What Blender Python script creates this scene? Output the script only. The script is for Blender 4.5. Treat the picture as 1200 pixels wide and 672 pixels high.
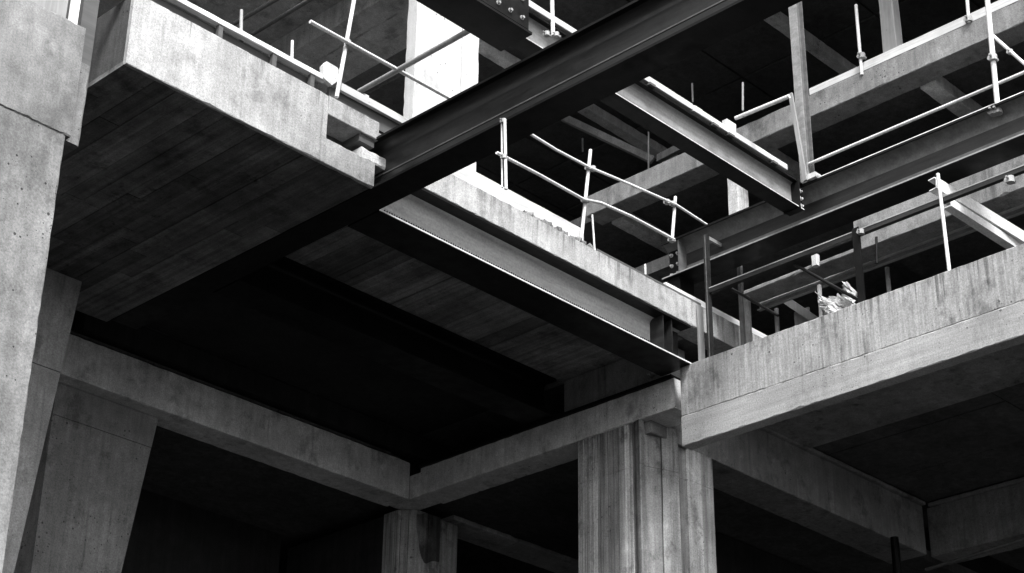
import bpy, bmesh, math, random
import numpy as np
from mathutils import Vector, Matrix

random.seed(7)
RNG = np.random.RandomState(7)
scene = bpy.context.scene
for o in list(bpy.data.objects):
    bpy.data.objects.remove(o)

# ------------------------------------------------------------------ camera
H = 1.6                                  # eye height above the street
F = 2150.0                               # focal length in photograph pixels (1200 wide)
YAW, PITCH, ROLL = [math.radians(a) for a in (44.1, 27.2, 0.75)]
fw = np.array([math.cos(PITCH) * math.cos(YAW), math.cos(PITCH) * math.sin(YAW), math.sin(PITCH)])
rt = np.cross(fw, [0, 0, 1]); rt /= np.linalg.norm(rt); up = np.cross(rt, fw)
_c, _s = math.cos(ROLL), math.sin(ROLL)
RM = np.array([_c * rt + _s * up, -_s * rt + _c * up, fw])
cam_d = bpy.data.cameras.new('camera'); cam = bpy.data.objects.new('camera', cam_d)
scene.collection.objects.link(cam); scene.camera = cam
cam_d.sensor_width = 36.0; cam_d.sensor_fit = 'HORIZONTAL'; cam_d.lens = 36.0 * F / 1200.0
cam_d.clip_start = 0.1; cam_d.clip_end = 1000.0
m = Matrix.Identity(4)
for i in range(3):
    m[i][0], m[i][1], m[i][2] = RM[0][i], RM[1][i], -RM[2][i]
m[2][3] = H
cam.matrix_world = m

# ------------------------------------------------------------------ sky, sun, exposure
SUN_EL, SUN_AZ = 55.0, -121.0            # azimuth of the sun measured from +x towards +y
world = bpy.data.worlds.new('World'); scene.world = world; world.use_nodes = True
wn, wl = world.node_tree.nodes, world.node_tree.links
wn.clear()
wo = wn.new('ShaderNodeOutputWorld'); wb = wn.new('ShaderNodeBackground'); sk = wn.new('ShaderNodeTexSky')
bw = wn.new('ShaderNodeRGBToBW')
sk.sky_type = 'NISHITA'; sk.sun_disc = False
sk.sun_elevation = math.radians(SUN_EL); sk.sun_rotation = math.radians(90.0 - SUN_AZ)
sk.air_density = 1.0; sk.dust_density = 3.0
wl.new(sk.outputs[0], bw.inputs[0]); wl.new(bw.outputs[0], wb.inputs[0]); wl.new(wb.outputs[0], wo.inputs[0])
wb.inputs[1].default_value = 0.15
sun_d = bpy.data.lights.new('sun', 'SUN'); sun = bpy.data.objects.new('sun', sun_d)
scene.collection.objects.link(sun)
sun_d.energy = 2.0; sun_d.angle = math.radians(14.0); sun_d.color = (1, 1, 1)
sd = Vector((math.cos(math.radians(SUN_EL)) * math.cos(math.radians(SUN_AZ)),
             math.cos(math.radians(SUN_EL)) * math.sin(math.radians(SUN_AZ)), math.sin(math.radians(SUN_EL))))
sun.rotation_euler = sd.to_track_quat('Z', 'Y').to_euler(); sun.location = (0, 0, 60)
scene.view_settings.view_transform = 'Standard'; scene.view_settings.look = 'None'
scene.view_settings.gamma = 1.0; scene.view_settings.use_curve_mapping = False
scene.view_settings.exposure = 1.75
scene.cycles.max_bounces = 6; scene.cycles.diffuse_bounces = 2

# ------------------------------------------------------------------ pixel -> place (z relative to the eye)
def ray(px, py): return (px - 600) / F * RM[0] - (py - 336) / F * RM[1] + RM[2]
def Zp(px, py, z): d = ray(px, py); return d * z / d[2]
def Xp(px, py, x): d = ray(px, py); return d * x / d[0]
def Yp(px, py, y): d = ray(px, py); return d * y / d[1]
def zat(px, py, xy):
    d = ray(px, py); return d[2] * math.hypot(xy[0], xy[1]) / math.hypot(d[0], d[1])

# ------------------------------------------------------------------ materials
def new_mat(name):
    mt = bpy.data.materials.new(name); mt.use_nodes = True
    nt = mt.node_tree; nt.nodes.clear()
    out = nt.nodes.new('ShaderNodeOutputMaterial'); b = nt.nodes.new('ShaderNodeBsdfPrincipled')
    nt.links.new(b.outputs[0], out.inputs[0])
    return mt, nt, b
class NT:
    def __init__(s, nt): s.nt = nt; s.pos = nt.nodes.new('ShaderNodeNewGeometry').outputs['Position']
    def lk(s, a, b):
        if isinstance(a, (int, float)): b.default_value = a
        else: s.nt.links.new(a, b)
    def mapped(s, scale, loc=(0, 0, 0)):
        n = s.nt.nodes.new('ShaderNodeMapping'); s.lk(s.pos, n.inputs[0])
        n.inputs['Scale'].default_value = scale; n.inputs['Location'].default_value = loc
        return n.outputs[0]
    def noise(s, scale, detail=4, rough=.55, sc3=(1, 1, 1), loc=(0, 0, 0), dist=0):
        n = s.nt.nodes.new('ShaderNodeTexNoise'); s.lk(s.mapped(sc3, loc), n.inputs['Vector'])
        n.inputs['Scale'].default_value = scale; n.inputs['Detail'].default_value = detail
        n.inputs['Roughness'].default_value = rough; n.inputs['Distortion'].default_value = dist
        return n.outputs['Fac']
    def voro(s, scale, sc3=(1, 1, 1), feature='F1', out='Distance'):
        n = s.nt.nodes.new('ShaderNodeTexVoronoi'); n.feature = feature
        s.lk(s.mapped(sc3), n.inputs['Vector']); n.inputs['Scale'].default_value = scale
        return n.outputs[out]
    def math(s, op, a, b=0.0, c=0.0, clamp=False):
        n = s.nt.nodes.new('ShaderNodeMath'); n.operation = op; n.use_clamp = clamp
        s.lk(a, n.inputs[0]); s.lk(b, n.inputs[1]); s.lk(c, n.inputs[2]); return n.outputs[0]
    def rng(s, v, a, b, c, d):
        n = s.nt.nodes.new('ShaderNodeMapRange'); s.lk(v, n.inputs[0])
        for k, x in zip((1, 2, 3, 4), (a, b, c, d)): n.inputs[k].default_value = x
        return n.outputs[0]
    def sep(s, v):
        n = s.nt.nodes.new('ShaderNodeSeparateXYZ'); s.lk(v, n.inputs[0]); return n.outputs
    def white(s, v):
        n = s.nt.nodes.new('ShaderNodeTexWhiteNoise'); n.noise_dimensions = '1D'; s.lk(v, n.inputs['W']); return n.outputs['Value']

def concrete(name, base, blotch=.35, streak=.3, board=None, width=.16, holes=.8, stain=.3, rough=.85, grain=.42, stretch=None, drip=None, pits=.8, each=0.0):
    """cast concrete. board = axis along which formwork boards lie side by side (0 x, 1 y, 2 z)"""
    mt, nt, b = new_mat(name); g = NT(nt)
    bl = g.rng(g.noise(.9, 4, .62), .3, .7, 1 - blotch, 1 + blotch)
    md = g.rng(g.noise(5.5, 3, .65), .3, .7, 1 - blotch * .55, 1 + blotch * .55)
    v = g.math('MULTIPLY', bl, md)
    st = stretch or (7, 7, .28)
    sv = g.rng(g.noise(1.7, 3, .6, st), .32, .68, 1 - streak, 1 + streak * .7)
    v = g.math('MULTIPLY', v, sv)
    gr = g.noise(60, 3, .8); v = g.math('MULTIPLY', v, g.rng(gr, .25, .75, 1 - grain, 1 + grain))
    # runs of dirt
    dr = g.math('MULTIPLY', g.rng(g.noise(1.0, 3, .7, (9, 9, .5), (3, 1, 7)), .56, .72, 0, 1), g.rng(g.noise(.8, 3, .5, (1, 1, 1), (9, 2, 4)), .45, .65, 0, 1))
    v = g.math('MULTIPLY', v, g.math('SUBTRACT', 1.0, g.math('MULTIPLY', dr, stain)))
    # mottled stains with ragged outlines
    mo = g.rng(g.noise(2.6, 6, .72, (1, 1, .8), (1, 8, 2)), .54, .66, 0, 1)
    v = g.math('MULTIPLY', v, g.math('SUBTRACT', 1.0, g.math('MULTIPLY', mo, stain * .7)))
    lt = g.rng(g.noise(3.4, 6, .7, (1, 1, .8), (6, 1, 9)), .58, .68, 0, 1)
    v = g.math('MULTIPLY', v, g.math('ADD', 1.0, g.math('MULTIPLY', lt, stain * .4)))
    # blow holes: sizes vary, they come in patches
    patch = g.rng(g.noise(1.3, 3, .6, (1, 1, 1), (5, 5, 1)), .42, .66, .1, 1)
    hs = None
    for k, (sc, rad) in enumerate(((15, .30), (34, .33))):
        d = g.voro(sc); col = d.node.outputs['Color']
        r = g.math('MULTIPLY', g.math('MULTIPLY', g.rng(col, .5, 1.0, 0.0, rad * 1.5 * pits), patch), 1.0)
        h = g.math('LESS_THAN', d, r)
        hs = h if hs is None else g.math('MAXIMUM', hs, h)
    v = g.math('MULTIPLY', v, g.math('SUBTRACT', 1.0, g.math('MULTIPLY', hs, holes * .8)))
    if drip:                              # runs of dirt that start at the top arris and differ in length
        zt_, ml = drip
        n1 = g.noise(15, 3, .75, (1, 1, .02), (3, 3, 3)); n2 = g.noise(1.5, 2, .5, (1, 1, .02))
        ln_ = g.math('MULTIPLY', g.rng(n1, .5, .72, 0, ml), g.rng(n2, .35, .65, .25, 1))
        dd = g.math('SUBTRACT', ln_, g.math('SUBTRACT', zt_ + H, g.sep(g.pos)[2]))
        v = g.math('MULTIPLY', v, g.rng(dd, 0.0, .22, 1.0, .5))
    hgt = g.math('ADD', g.math('MULTIPLY', gr, .25), g.math('MULTIPLY', hs, -.8))
    if board is not None:
        c = g.sep(g.pos)[board]
        q = g.math('DIVIDE', g.math('ADD', c, g.math('MULTIPLY', g.noise(.7, 2), .02)), width)
        fl = g.math('FLOOR', q); fr = g.math('FRACT', q)
        w = g.white(fl); v = g.math('MULTIPLY', v, g.rng(w, 0, 1, .5, 1.5))
        ln = g.math('LESS_THAN', g.math('ABSOLUTE', g.math('SUBTRACT', fr, .5)), .46)
        lm = g.math('MAXIMUM', ln, g.rng(g.noise(1.1, 3), .5, .7, 0, 1))
        v = g.math('MULTIPLY', v, g.rng(lm, 0, 1, .22, 1))
        hgt = g.math('ADD', hgt, g.math('MULTIPLY', w, .5)); hgt = g.math('ADD', hgt, g.math('MULTIPLY', lm, .5))
    if each:                              # every cast board has its own tone
        v = g.math('MULTIPLY', v, g.rng(nt.nodes.new('ShaderNodeObjectInfo').outputs['Random'], 0, 1, 1 - each, 1 + each))
    v = g.math('MULTIPLY', v, base, clamp=True)
    nt.links.new(v, b.inputs['Base Color']); b.inputs['Roughness'].default_value = rough
    b.inputs['Specular IOR Level'].default_value = .25
    bp = nt.nodes.new('ShaderNodeBump'); bp.inputs['Strength'].default_value = .5; bp.inputs['Distance'].default_value = .012
    nt.links.new(hgt, bp.inputs['Height']); nt.links.new(bp.outputs[0], b.inputs['Normal'])
    return mt

def steel(name, base, rough=.42, spec=.5, wear=.5, metal=0.0, stretch=(1, 1, 1)):
    mt, nt, b = new_mat(name); g = NT(nt)
    v = g.rng(g.noise(2.2, 6, .65, stretch), .3, .7, 1 - wear, 1 + wear)
    v = g.math('MULTIPLY', v, g.rng(g.noise(38, 3, .7), .3, .75, .8, 1.2))
    sp = g.rng(g.noise(16, 4, .75, (1, 1, 1), (4, 4, 4)), .66, .74, 0, 1)
    v = g.math('ADD', g.math('MULTIPLY', v, base), g.math('MULTIPLY', sp, base * 1.2 * wear), clamp=True)
    sc_ = g.math('MULTIPLY', g.rng(g.noise(3.0, 5, .8, (6, .7, 9) if stretch[0] > 1 else (.7, 6, 9), (2, 2, 2)), .6, .72, 0, 1), g.rng(g.noise(1.2, 2, .5), .45, .6, 0, 1))
    v = g.math('ADD', v, g.math('MULTIPLY', sc_, base * 1.3 * wear + .008), clamp=True)
    nt.links.new(v, b.inputs['Base Color'])
    nt.links.new(g.rng(g.noise(6, 4, .6), .3, .7, rough - .1, rough + .15), b.inputs['Roughness'])
    b.inputs['Specular IOR Level'].default_value = spec; b.inputs['Metallic'].default_value = metal
    bp = nt.nodes.new('ShaderNodeBump'); bp.inputs['Strength'].default_value = .25; bp.inputs['Distance'].default_value = .004
    nt.links.new(g.noise(30, 3, .6), bp.inputs['Height']); nt.links.new(bp.outputs[0], b.inputs['Normal'])
    return mt

def timber(name, base, axis=0):
    mt, nt, b = new_mat(name); g = NT(nt)
    s = [14, 14, 14]; s[axis] = .8
    v = g.rng(g.noise(2.0, 5, .65, tuple(s), dist=.6), .25, .75, .72, 1.2)
    v = g.math('MULTIPLY', v, g.rng(g.noise(1.7, 4, .6), .3, .7, .8, 1.15))
    kn = g.rng(g.noise(9, 3, .7, (1, 1, 1), (2, 7, 3)), .7, .76, 1, .45)
    v = g.math('MULTIPLY', g.math('MULTIPLY', v, kn), base, clamp=True)
    nt.links.new(v, b.inputs['Base Color']); b.inputs['Roughness'].default_value = .7
    bp = nt.nodes.new('ShaderNodeBump'); bp.inputs['Strength'].default_value = .3; bp.inputs['Distance'].default_value = .004
    nt.links.new(v, bp.inputs['Height']); nt.links.new(bp.outputs[0], b.inputs['Normal'])
    return mt

M = dict(
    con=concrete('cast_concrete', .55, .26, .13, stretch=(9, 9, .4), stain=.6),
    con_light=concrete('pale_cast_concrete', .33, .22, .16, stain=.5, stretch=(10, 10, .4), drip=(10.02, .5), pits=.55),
    con_white=concrete('white_concrete', .46, .1, .1, holes=.8, stain=.3, grain=.16),  # one pale base for the white column and block
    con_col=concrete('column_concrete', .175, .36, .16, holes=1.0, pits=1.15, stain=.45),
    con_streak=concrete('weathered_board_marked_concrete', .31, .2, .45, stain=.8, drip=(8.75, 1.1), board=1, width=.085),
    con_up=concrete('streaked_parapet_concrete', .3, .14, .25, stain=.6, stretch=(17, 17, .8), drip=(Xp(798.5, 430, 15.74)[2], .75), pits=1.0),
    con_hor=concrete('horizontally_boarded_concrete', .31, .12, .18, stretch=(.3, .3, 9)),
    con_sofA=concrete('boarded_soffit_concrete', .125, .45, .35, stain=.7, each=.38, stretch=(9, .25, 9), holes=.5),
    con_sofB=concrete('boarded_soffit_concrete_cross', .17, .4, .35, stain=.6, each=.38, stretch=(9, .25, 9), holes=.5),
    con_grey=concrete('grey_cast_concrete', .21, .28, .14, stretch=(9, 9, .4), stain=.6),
    con_dark=concrete('shade_dark_concrete', .07, .3, .25),  # low base puts underside and interior shade into the colour
    con_deep=concrete('deep_shade_concrete', .02, .3, .25),  # near-black base stands in for deep interior shade; also fills joints
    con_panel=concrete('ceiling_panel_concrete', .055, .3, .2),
    st_black=steel('black_and_shade_steel', .006, .42, .15, .7),  # black steel; on flanges it also paints the shade of their undersides
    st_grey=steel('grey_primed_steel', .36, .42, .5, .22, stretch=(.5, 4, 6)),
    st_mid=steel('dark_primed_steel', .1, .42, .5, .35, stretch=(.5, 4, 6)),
    st_dark=steel('weathered_shade_steel', .016, .38, .4, .7, stretch=(4, .5, 6)),  # shade on the big beams' webs put into this dark base
    st_lit=steel('lit_primed_steel', .2, .42, .5, .35, stretch=(.5, 4, 6)),  # lighter copy of the dark primed steel, lit tone in the base
    st_bolt=steel('bright_bolt_steel', .45, .35, .5, .4),
    tube=steel('galvanised_tube', .62, .38, .5, .25),
    tube_dull=steel('dull_galvanised_tube', .3, .45, .5, .3),
    wood=timber('pale_timber', .62, 0), wood_white=timber('bleached_timber', .5, 0), wood_y=timber('pale_timber_lengthwise', .62, 1),
    wood_v=timber('upright_timber', .24, 2), wood_dark=timber('weathered_plywood', .07, 0),
    asphalt=concrete('low_bounce_asphalt', .012, .3, .0, holes=0, stain=0),  # ground base cut near black to limit bounce onto the soffits
    rubble_dark=concrete('dirty_rubble', .2, .5, .0, holes=.4, stain=.6),
    rubble=concrete('rubble', .45, .4, .0, holes=.4, stain=0),
)
def plastic_mat():
    mt, nt, b = new_mat('white_plastic_sheet'); g = NT(nt)
    v = g.rng(g.noise(4, 5, .6), .3, .7, .6, .85); nt.links.new(v, b.inputs['Base Color'])
    b.inputs['Roughness'].default_value = .3
    return mt
M['plastic'] = plastic_mat()

# ------------------------------------------------------------------ mesh building
class MB:
    def __init__(s): s.v = []; s.f = []
    def quadbox(s, P):
        n = len(s.v); s.v += [tuple(p) for p in P]
        s.f += [tuple(n + i for i in q) for q in ((0, 3, 2, 1), (4, 5, 6, 7), (0, 1, 5, 4), (1, 2, 6, 5), (2, 3, 7, 6), (3, 0, 4, 7))]
        return s
    def box(s, x0, x1, y0, y1, z0, z1):
        return s.quadbox([(x0, y0, z0), (x1, y0, z0), (x1, y1, z0), (x0, y1, z0), (x0, y0, z1), (x1, y0, z1), (x1, y1, z1), (x0, y1, z1)])
    def bar(s, p, q, w, h, upv=(0, 0, 1)):
        p, q = Vector(p), Vector(q); d = (q - p).normalized(); u = Vector(upv)
        sd_ = d.cross(u)
        if sd_.length < 1e-4: sd_ = d.cross(Vector((1, 0, 0)))
        sd_.normalize(); u = sd_.cross(d)
        a, b = sd_ * w / 2, u * h / 2
        return s.quadbox([p - a - b, p + a - b, q + a - b, q - a - b, p - a + b, p + a + b, q + a + b, q - a + b])
    def tube(s, p, q, r, n=12, r2=None):
        p, q = Vector(p), Vector(q); d = (q - p).normalized()
        a = d.orthogonal().normalized(); b = d.cross(a); k = len(s.v); r2 = r if r2 is None else r2
        for c, rr in ((p, r), (q, r2)):
            for i in range(n):
                t = 2 * math.pi * i / n; s.v.append(tuple(c + a * rr * math.cos(t) + b * rr * math.sin(t)))
        s.f += [(k + i, k + (i + 1) % n, k + n + (i + 1) % n, k + n + i) for i in range(n)]
        s.f += [tuple(k + n - 1 - i for i in range(n)), tuple(k + n + i for i in range(n))]
        return s
    def prism(s, poly, z0, z1):
        k = len(s.v); n = len(poly)
        s.v += [(p[0], p[1], z0) for p in poly] + [(p[0], p[1], z1) for p in poly]
        s.f += [tuple(k + n - 1 - i for i in range(n)), tuple(k + n + i for i in range(n))]
        s.f += [(k + i, k + (i + 1) % n, k + n + (i + 1) % n, k + n + i) for i in range(n)]
        return s
    def cbox(s, x0, x1, y0, y1, z0, z1, axis=0, ch=.012, step=.09, jit=.6):
        """box with worn, slightly uneven arrises running along one axis"""
        lo = [x0, y0, z0]; hi = [x1, y1, z1]; a = axis; b, c = [i for i in range(3) if i != a]
        n = int(min(140, max(2, (hi[a] - lo[a]) / step))); k0 = len(s.v)
        for i in range(n + 1):
            t = lo[a] + (hi[a] - lo[a]) * i / n
            e = [ch * (1 - jit + jit * 2 * RNG.rand() ** 2) for _ in range(8)]
            if RNG.rand() < .09: e[RNG.randint(8)] *= 1.6 + 1.6 * RNG.rand()
            pts = [(lo[b] + e[0], lo[c]), (hi[b] - e[1], lo[c]), (hi[b], lo[c] + e[2]), (hi[b], hi[c] - e[3]),
                   (hi[b] - e[4], hi[c]), (lo[b] + e[5], hi[c]), (lo[b], hi[c] - e[6]), (lo[b], lo[c] + e[7])]
            for pb, pc in pts:
                p = [0, 0, 0]; p[a] = t; p[b] = pb; p[c] = pc; s.v.append(tuple(p))
        fl = (a == 1)
        for i in range(n):
            for j in range(8):
                q = (k0 + i * 8 + j, k0 + i * 8 + (j + 1) % 8, k0 + i * 8 + 8 + (j + 1) % 8, k0 + i * 8 + 8 + j)
                s.f.append(q if fl else q[::-1])
        e0 = tuple(k0 + j for j in range(8)); e1 = tuple(k0 + n * 8 + j for j in range(8))
        s.f += [e0[::-1] if fl else e0, e1 if fl else e1[::-1]]
        return s
    def blob(s, c, r, seed=0, flat=.7):
        bm = bmesh.new(); bmesh.ops.create_icosphere(bm, subdivisions=1, radius=1)
        rr = np.random.RandomState(seed); k = len(s.v)
        for v in bm.verts:
            f = r * (.7 + .6 * rr.rand()); s.v.append((c[0] + v.co.x * f, c[1] + v.co.y * f, c[2] + v.co.z * f * flat))
        bm.verts.index_update()
        for f in bm.faces: s.f.append(tuple(k + v.index for v in f.verts))
        bm.free(); return s
    def data(s, name):
        V = np.array(s.v, float); org = np.array([(V[:, 0].min() + V[:, 0].max()) / 2, (V[:, 1].min() + V[:, 1].max()) / 2, V[:, 2].min()])
        me = bpy.data.meshes.new(name); me.from_pydata([tuple(p) for p in V - org], [], s.f); me.validate()
        bm = bmesh.new(); bm.from_mesh(me); bmesh.ops.recalc_face_normals(bm, faces=bm.faces); bm.to_mesh(me); bm.free()
        return me, org, V.min(0), V.max(0)

def mkobj(name, mb, mat, smooth=False):
    me, org, lo, hi = mb.data(name); me.materials.append(M[mat])
    if smooth:
        me.polygons.foreach_set('use_smooth', [True] * len(me.polygons))
        me.set_sharp_from_angle(angle=math.radians(40))
    o = bpy.data.objects.new(name, me); scene.collection.objects.link(o)
    return o, org, lo, hi

def tagit(o, label, cat, group=None, kind=None):
    if label: o['label'] = label
    if cat: o['category'] = cat
    if group: o['group'] = group
    if kind or cat: o['kind'] = kind or 'thing'

class Thing:
    """an Empty at the base of the thing, with its parts below it"""
    def __init__(s, name, label, cat, group=None, kind=None):
        s.name, s.meta, s.items = name, (label, cat, group, kind), []
    def part(s, name, mb, mat, sub=None, smooth=False, label=None, kind=None):
        o, org, lo, hi = mkobj(name, mb, mat, smooth)
        if label: o['label'] = label
        if kind: o['kind'] = kind
        it = dict(o=o, org=org, lo=lo, hi=hi, sub=sub); s.items.append(it); return it
    def done(s):
        lo = np.min([i['lo'] for i in s.items], 0); hi = np.max([i['hi'] for i in s.items], 0)
        base = np.array([(lo[0] + hi[0]) / 2, (lo[1] + hi[1]) / 2, lo[2]])
        e = bpy.data.objects.new(s.name, None); scene.collection.objects.link(e)
        e.empty_display_size = .2; e.location = (base[0], base[1], base[2] + H); tagit(e, *s.meta)
        for i in s.items:
            if i['sub'] is None: i['o'].parent = e; i['o'].location = tuple(i['org'] - base)
            else: i['o'].parent = i['sub']['o']; i['o'].location = tuple(i['org'] - i['sub']['org'])
        return e
def single(name, mb, mat, label=None, cat=None, group=None, kind=None, smooth=False):
    o, org, lo, hi = mkobj(name, mb, mat, smooth); o.location = (org[0], org[1], org[2] + H); tagit(o, label, cat, group, kind)
    return o

# ------------------------------------------------------------------ levels (z from the eye)
ZB, ZT = 8.75, 9.14                      # lower ring beams: soffit and top
ZS = 9.19                                # soffit of the steel above them
XL, YA = 15.82, 17.22                    # faces of the two lower ring beams
ZG = -H

# ================================================================== the setting
g = MB(); g.v = [(-300, -300, ZG), (400, -300, ZG), (400, 400, ZG), (-300, 400, ZG)]; g.f = [(0, 1, 2, 3)]
single('ground', g, 'asphalt', kind='structure')

# ================================================================== lower ring beams, columns
t = Thing('concrete_beam', 'dim concrete beam running from the central column to the corner of the pale parapet beam', 'beam', 'lower ring beams')
t.part('beam_body', MB().cbox(XL, XL + .45, 12.6, 17.0, ZB, ZT, 1), 'con')
t.part('top_angle', MB().box(XL - .03, XL + .2, 12.62, 17.0, ZT, ZT + .045), 'st_black')
t.done()
t = Thing('concrete_beam', 'stained concrete beam from the tapered left column down to the central dark corner', 'beam', 'lower ring beams')
t.part('beam_body', MB().cbox(8.2, XL, YA, YA + .45, ZB, 9.28, 0), 'con')
t.part('top_ledge', MB().cbox(8.2, XL - .1, YA + .1, YA + .3, 9.28, 9.36, 0), 'con_dark')
t.part('cable_conduit', MB().tube((8.6, YA + .06, 9.33), (15.5, YA + .06, 9.33), .022), 'con_dark', smooth=True)
t.part('corner_block', MB().cbox(XL + .02, XL + .4, 17.002, YA + .4, ZB + .004, ZT - .05, 0), 'con')
t.done()

# central column, far under the corner
zc = 8.0
def poly_col(pts): return MB().prism(pts, ZG, ZB - .002)
c0 = Zp(433, 634, zc); c1 = Zp(478, 612, zc); c2 = Zp(493, 613, zc); c3 = Zp(519, 624, zc); c4 = Zp(541, 633, zc)
k1 = Xp(478, 640, 16.02); k2 = Xp(482, 640, 16.1)
t = Thing('concrete_column', 'streaked concrete column in the dark under the meeting point of the two lower beams', 'column', 'concrete columns')
t.part('shaft', MB().prism([(16.0, 17.9), (16.0, 17.62), (16.16, 17.42), (16.62, 17.42), (16.64, 17.47), (17.0, 17.47), (17.0, 17.9)], ZG, ZB - .003), 'con_streak')
t.done()

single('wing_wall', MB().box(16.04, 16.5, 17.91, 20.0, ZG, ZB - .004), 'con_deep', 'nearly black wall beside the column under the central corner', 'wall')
# main front column
zj = 8.18
pts = [(15.832, 14.16)]
yb_ = 14.16
while yb_ > 13.3:                        # formwork boards left their own steps and open joints in this face
    o_ = 15.83 + .012 * RNG.rand(); w_ = .07 + .04 * RNG.rand(); yn = max(yb_ - w_, 13.2)
    pts += [(o_, yb_ - .004), (o_, yn + .006), (o_ + .016, yn + .003)]
    yb_ = yn
pts += [(15.81, 13.2), (15.80, 13.14), (15.86, 13.12), (15.9, 13.16), (16.36, 13.0), (16.42, 13.1), (16.6, 13.1), (16.62, 13.055), (17.1, 13.05), (17.1, 14.16)]
t = Thing('concrete_column', 'stout streaked concrete column under the end of the pale parapet beam', 'column', 'concrete columns')
t.part('shaft', MB().prism(pts, ZG, zj - .002), 'con_streak')
t.part('head', MB().prism(pts, zj + .002, ZB - .003), 'con_streak')
inner = [(p[0] + (.012 if p[0] < 16.5 else -.012), p[1] + (.012 if p[1] < 13.6 else -.012)) for p in pts]
t.part('joint_core', MB().prism(inner, zj - .002, zj + .002), 'con_deep')
t.done()

# level slab behind the ring beams
t = Thing('floor_slab', 'dark board marked floor slab whose underside shows behind the lower ring beams', 'slab')
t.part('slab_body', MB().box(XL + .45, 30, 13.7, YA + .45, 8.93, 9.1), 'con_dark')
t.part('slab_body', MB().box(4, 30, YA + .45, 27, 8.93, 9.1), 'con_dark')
t.done()
t = Thing('concrete_beam', 'dark concrete beam in shadow between the central column and front column', 'beam')
zq = Yp(536, 612, 17.6)[2]
t.part('beam_body', MB().cbox(17.0, 26, 17.55, 18.1, zq, 8.93, 0), 'con')
t.done()

# parapet beam at right
RX = 15.74
rbot = Xp(800, 523.5, RX); rtop = Xp(798.5, 430, RX)[2]; rseam = Xp(800, 488, RX)[2]
t = Thing('parapet_beam', 'pale concrete parapet beam with horizontal seam at the right edge', 'beam')
YR = rbot[1]
t.part('upper_pour', MB().cbox(RX, RX + .16, 3.0, YR, rseam, rtop, 1, .01, .06, .6), 'con_up')
t.part('lower_pour', MB().cbox(RX - .006, RX + .17, 3.0, YR, rbot[2], rseam - .002, 1, .012, .06), 'con_hor')
t.done()
zso = Yp(956, 530, 13.05)[2]             # soffit behind the parapet beam
ze15 = Yp(834, 538, 13.05)[2]
t = Thing('concrete_beam', 'shaded concrete beam receding from the front column towards the lower right', 'beam', 'beams under the right slab')
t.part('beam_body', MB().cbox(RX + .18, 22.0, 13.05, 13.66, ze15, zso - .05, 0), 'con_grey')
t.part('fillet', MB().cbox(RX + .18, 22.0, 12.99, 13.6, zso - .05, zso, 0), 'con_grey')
t.done()
xe16 = Yp(1091, 647, 13.05)[0]
t = Thing('concrete_beam', 'shaded concrete cross beam at the lower right edge under the slab', 'beam', 'beams under the right slab')
t.part('beam_body', MB().cbox(xe16, xe16 + .5, 2.0, 13.05, ze15, zso - .05, 1), 'con_grey')
t.part('fillet', MB().cbox(xe16 - .06, xe16 + .4, 2.0, 12.99, zso - .05, zso, 1), 'con_grey')
t.done()
t = Thing('floor_slab', 'dark stained slab underside behind the pale parapet beam at the right', 'slab')
t.part('slab_body', MB().box(16.9, 30, 2, 13.6, zso + .03, zso + .22), 'con_dark')
xed = Zp(1076, 484, zso)[0]
t.part('lit_edge_strip', MB().box(16.9, xed, 2, 12.985, zso - .03, zso + .026), 'con_grey')  # paler strip puts the light near the open edge into the colour
for i, (x0, x1) in enumerate(((xed + .02, 19.6), (19.62, 20.9), (20.92, xe16 - .08))):
    for j in range(4):
        y0 = 2.2 + j * 2.7; t.part('formwork_panel', MB().box(x0, x1, y0, min(y0 + 2.68, 12.98), zso + .006 + .005 * ((i + j) % 2), zso + .03), 'con_dark')
t.done()
ZFL = zso + .23                          # floor level behind the parapet

# ================================================================== upper left slab S1 with pocket
YS = 11.97; XS0 = 7.38; XS1 = 10.36
zs1t = 9.97
xp = Yp(383, 150, YS)[0]
zp1 = Yp(383, 133, YS)[2]; zp0 = Yp(383, 162, YS)[2]
t = Thing('floor_slab', 'thick pale concrete slab at the upper left with a notch near its right end', 'slab')
t.part('slab_edge', MB().cbox(XS0, xp, YS, YS + .05, ZS, zs1t, 0, .012), 'con_light')
t.part('notch_lintel', MB().cbox(xp + .004, XS1 + .03, YS + .001, YS + .3, zp1, zs1t, 0, .012), 'con_light')
t.part('notch_sill', MB().cbox(xp + .004, XS1, YS + .001, YS + .05, ZS, zp0, 0, .012), 'con_light')
t.part('notch_bed', MB().box(xp + .004, XS1, YS + .052, YS + .3, ZS + .05, zp0 - .01), 'con_light')
t.part('notch_back', MB().box(xp + .004, XS1, YS + .3, YS + .34, ZS + .05, zs1t), 'con_dark')
t.part('notch_board', MB().box(xp + .45, XS1, YS + .03, YS + .3, zp1 - .09, zp1 - .004), 'wood_dark')
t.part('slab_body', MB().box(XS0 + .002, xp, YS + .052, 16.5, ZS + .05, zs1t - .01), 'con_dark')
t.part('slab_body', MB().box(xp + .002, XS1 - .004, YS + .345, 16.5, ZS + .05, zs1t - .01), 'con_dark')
t.part('slab_body', MB().box(4, XS1 - .004, 16.502, 20, 9.78, zs1t - .01), 'con_deep')  # unseen extension added to block sun leaking onto the beam below
xb = XS0 + .002
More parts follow.
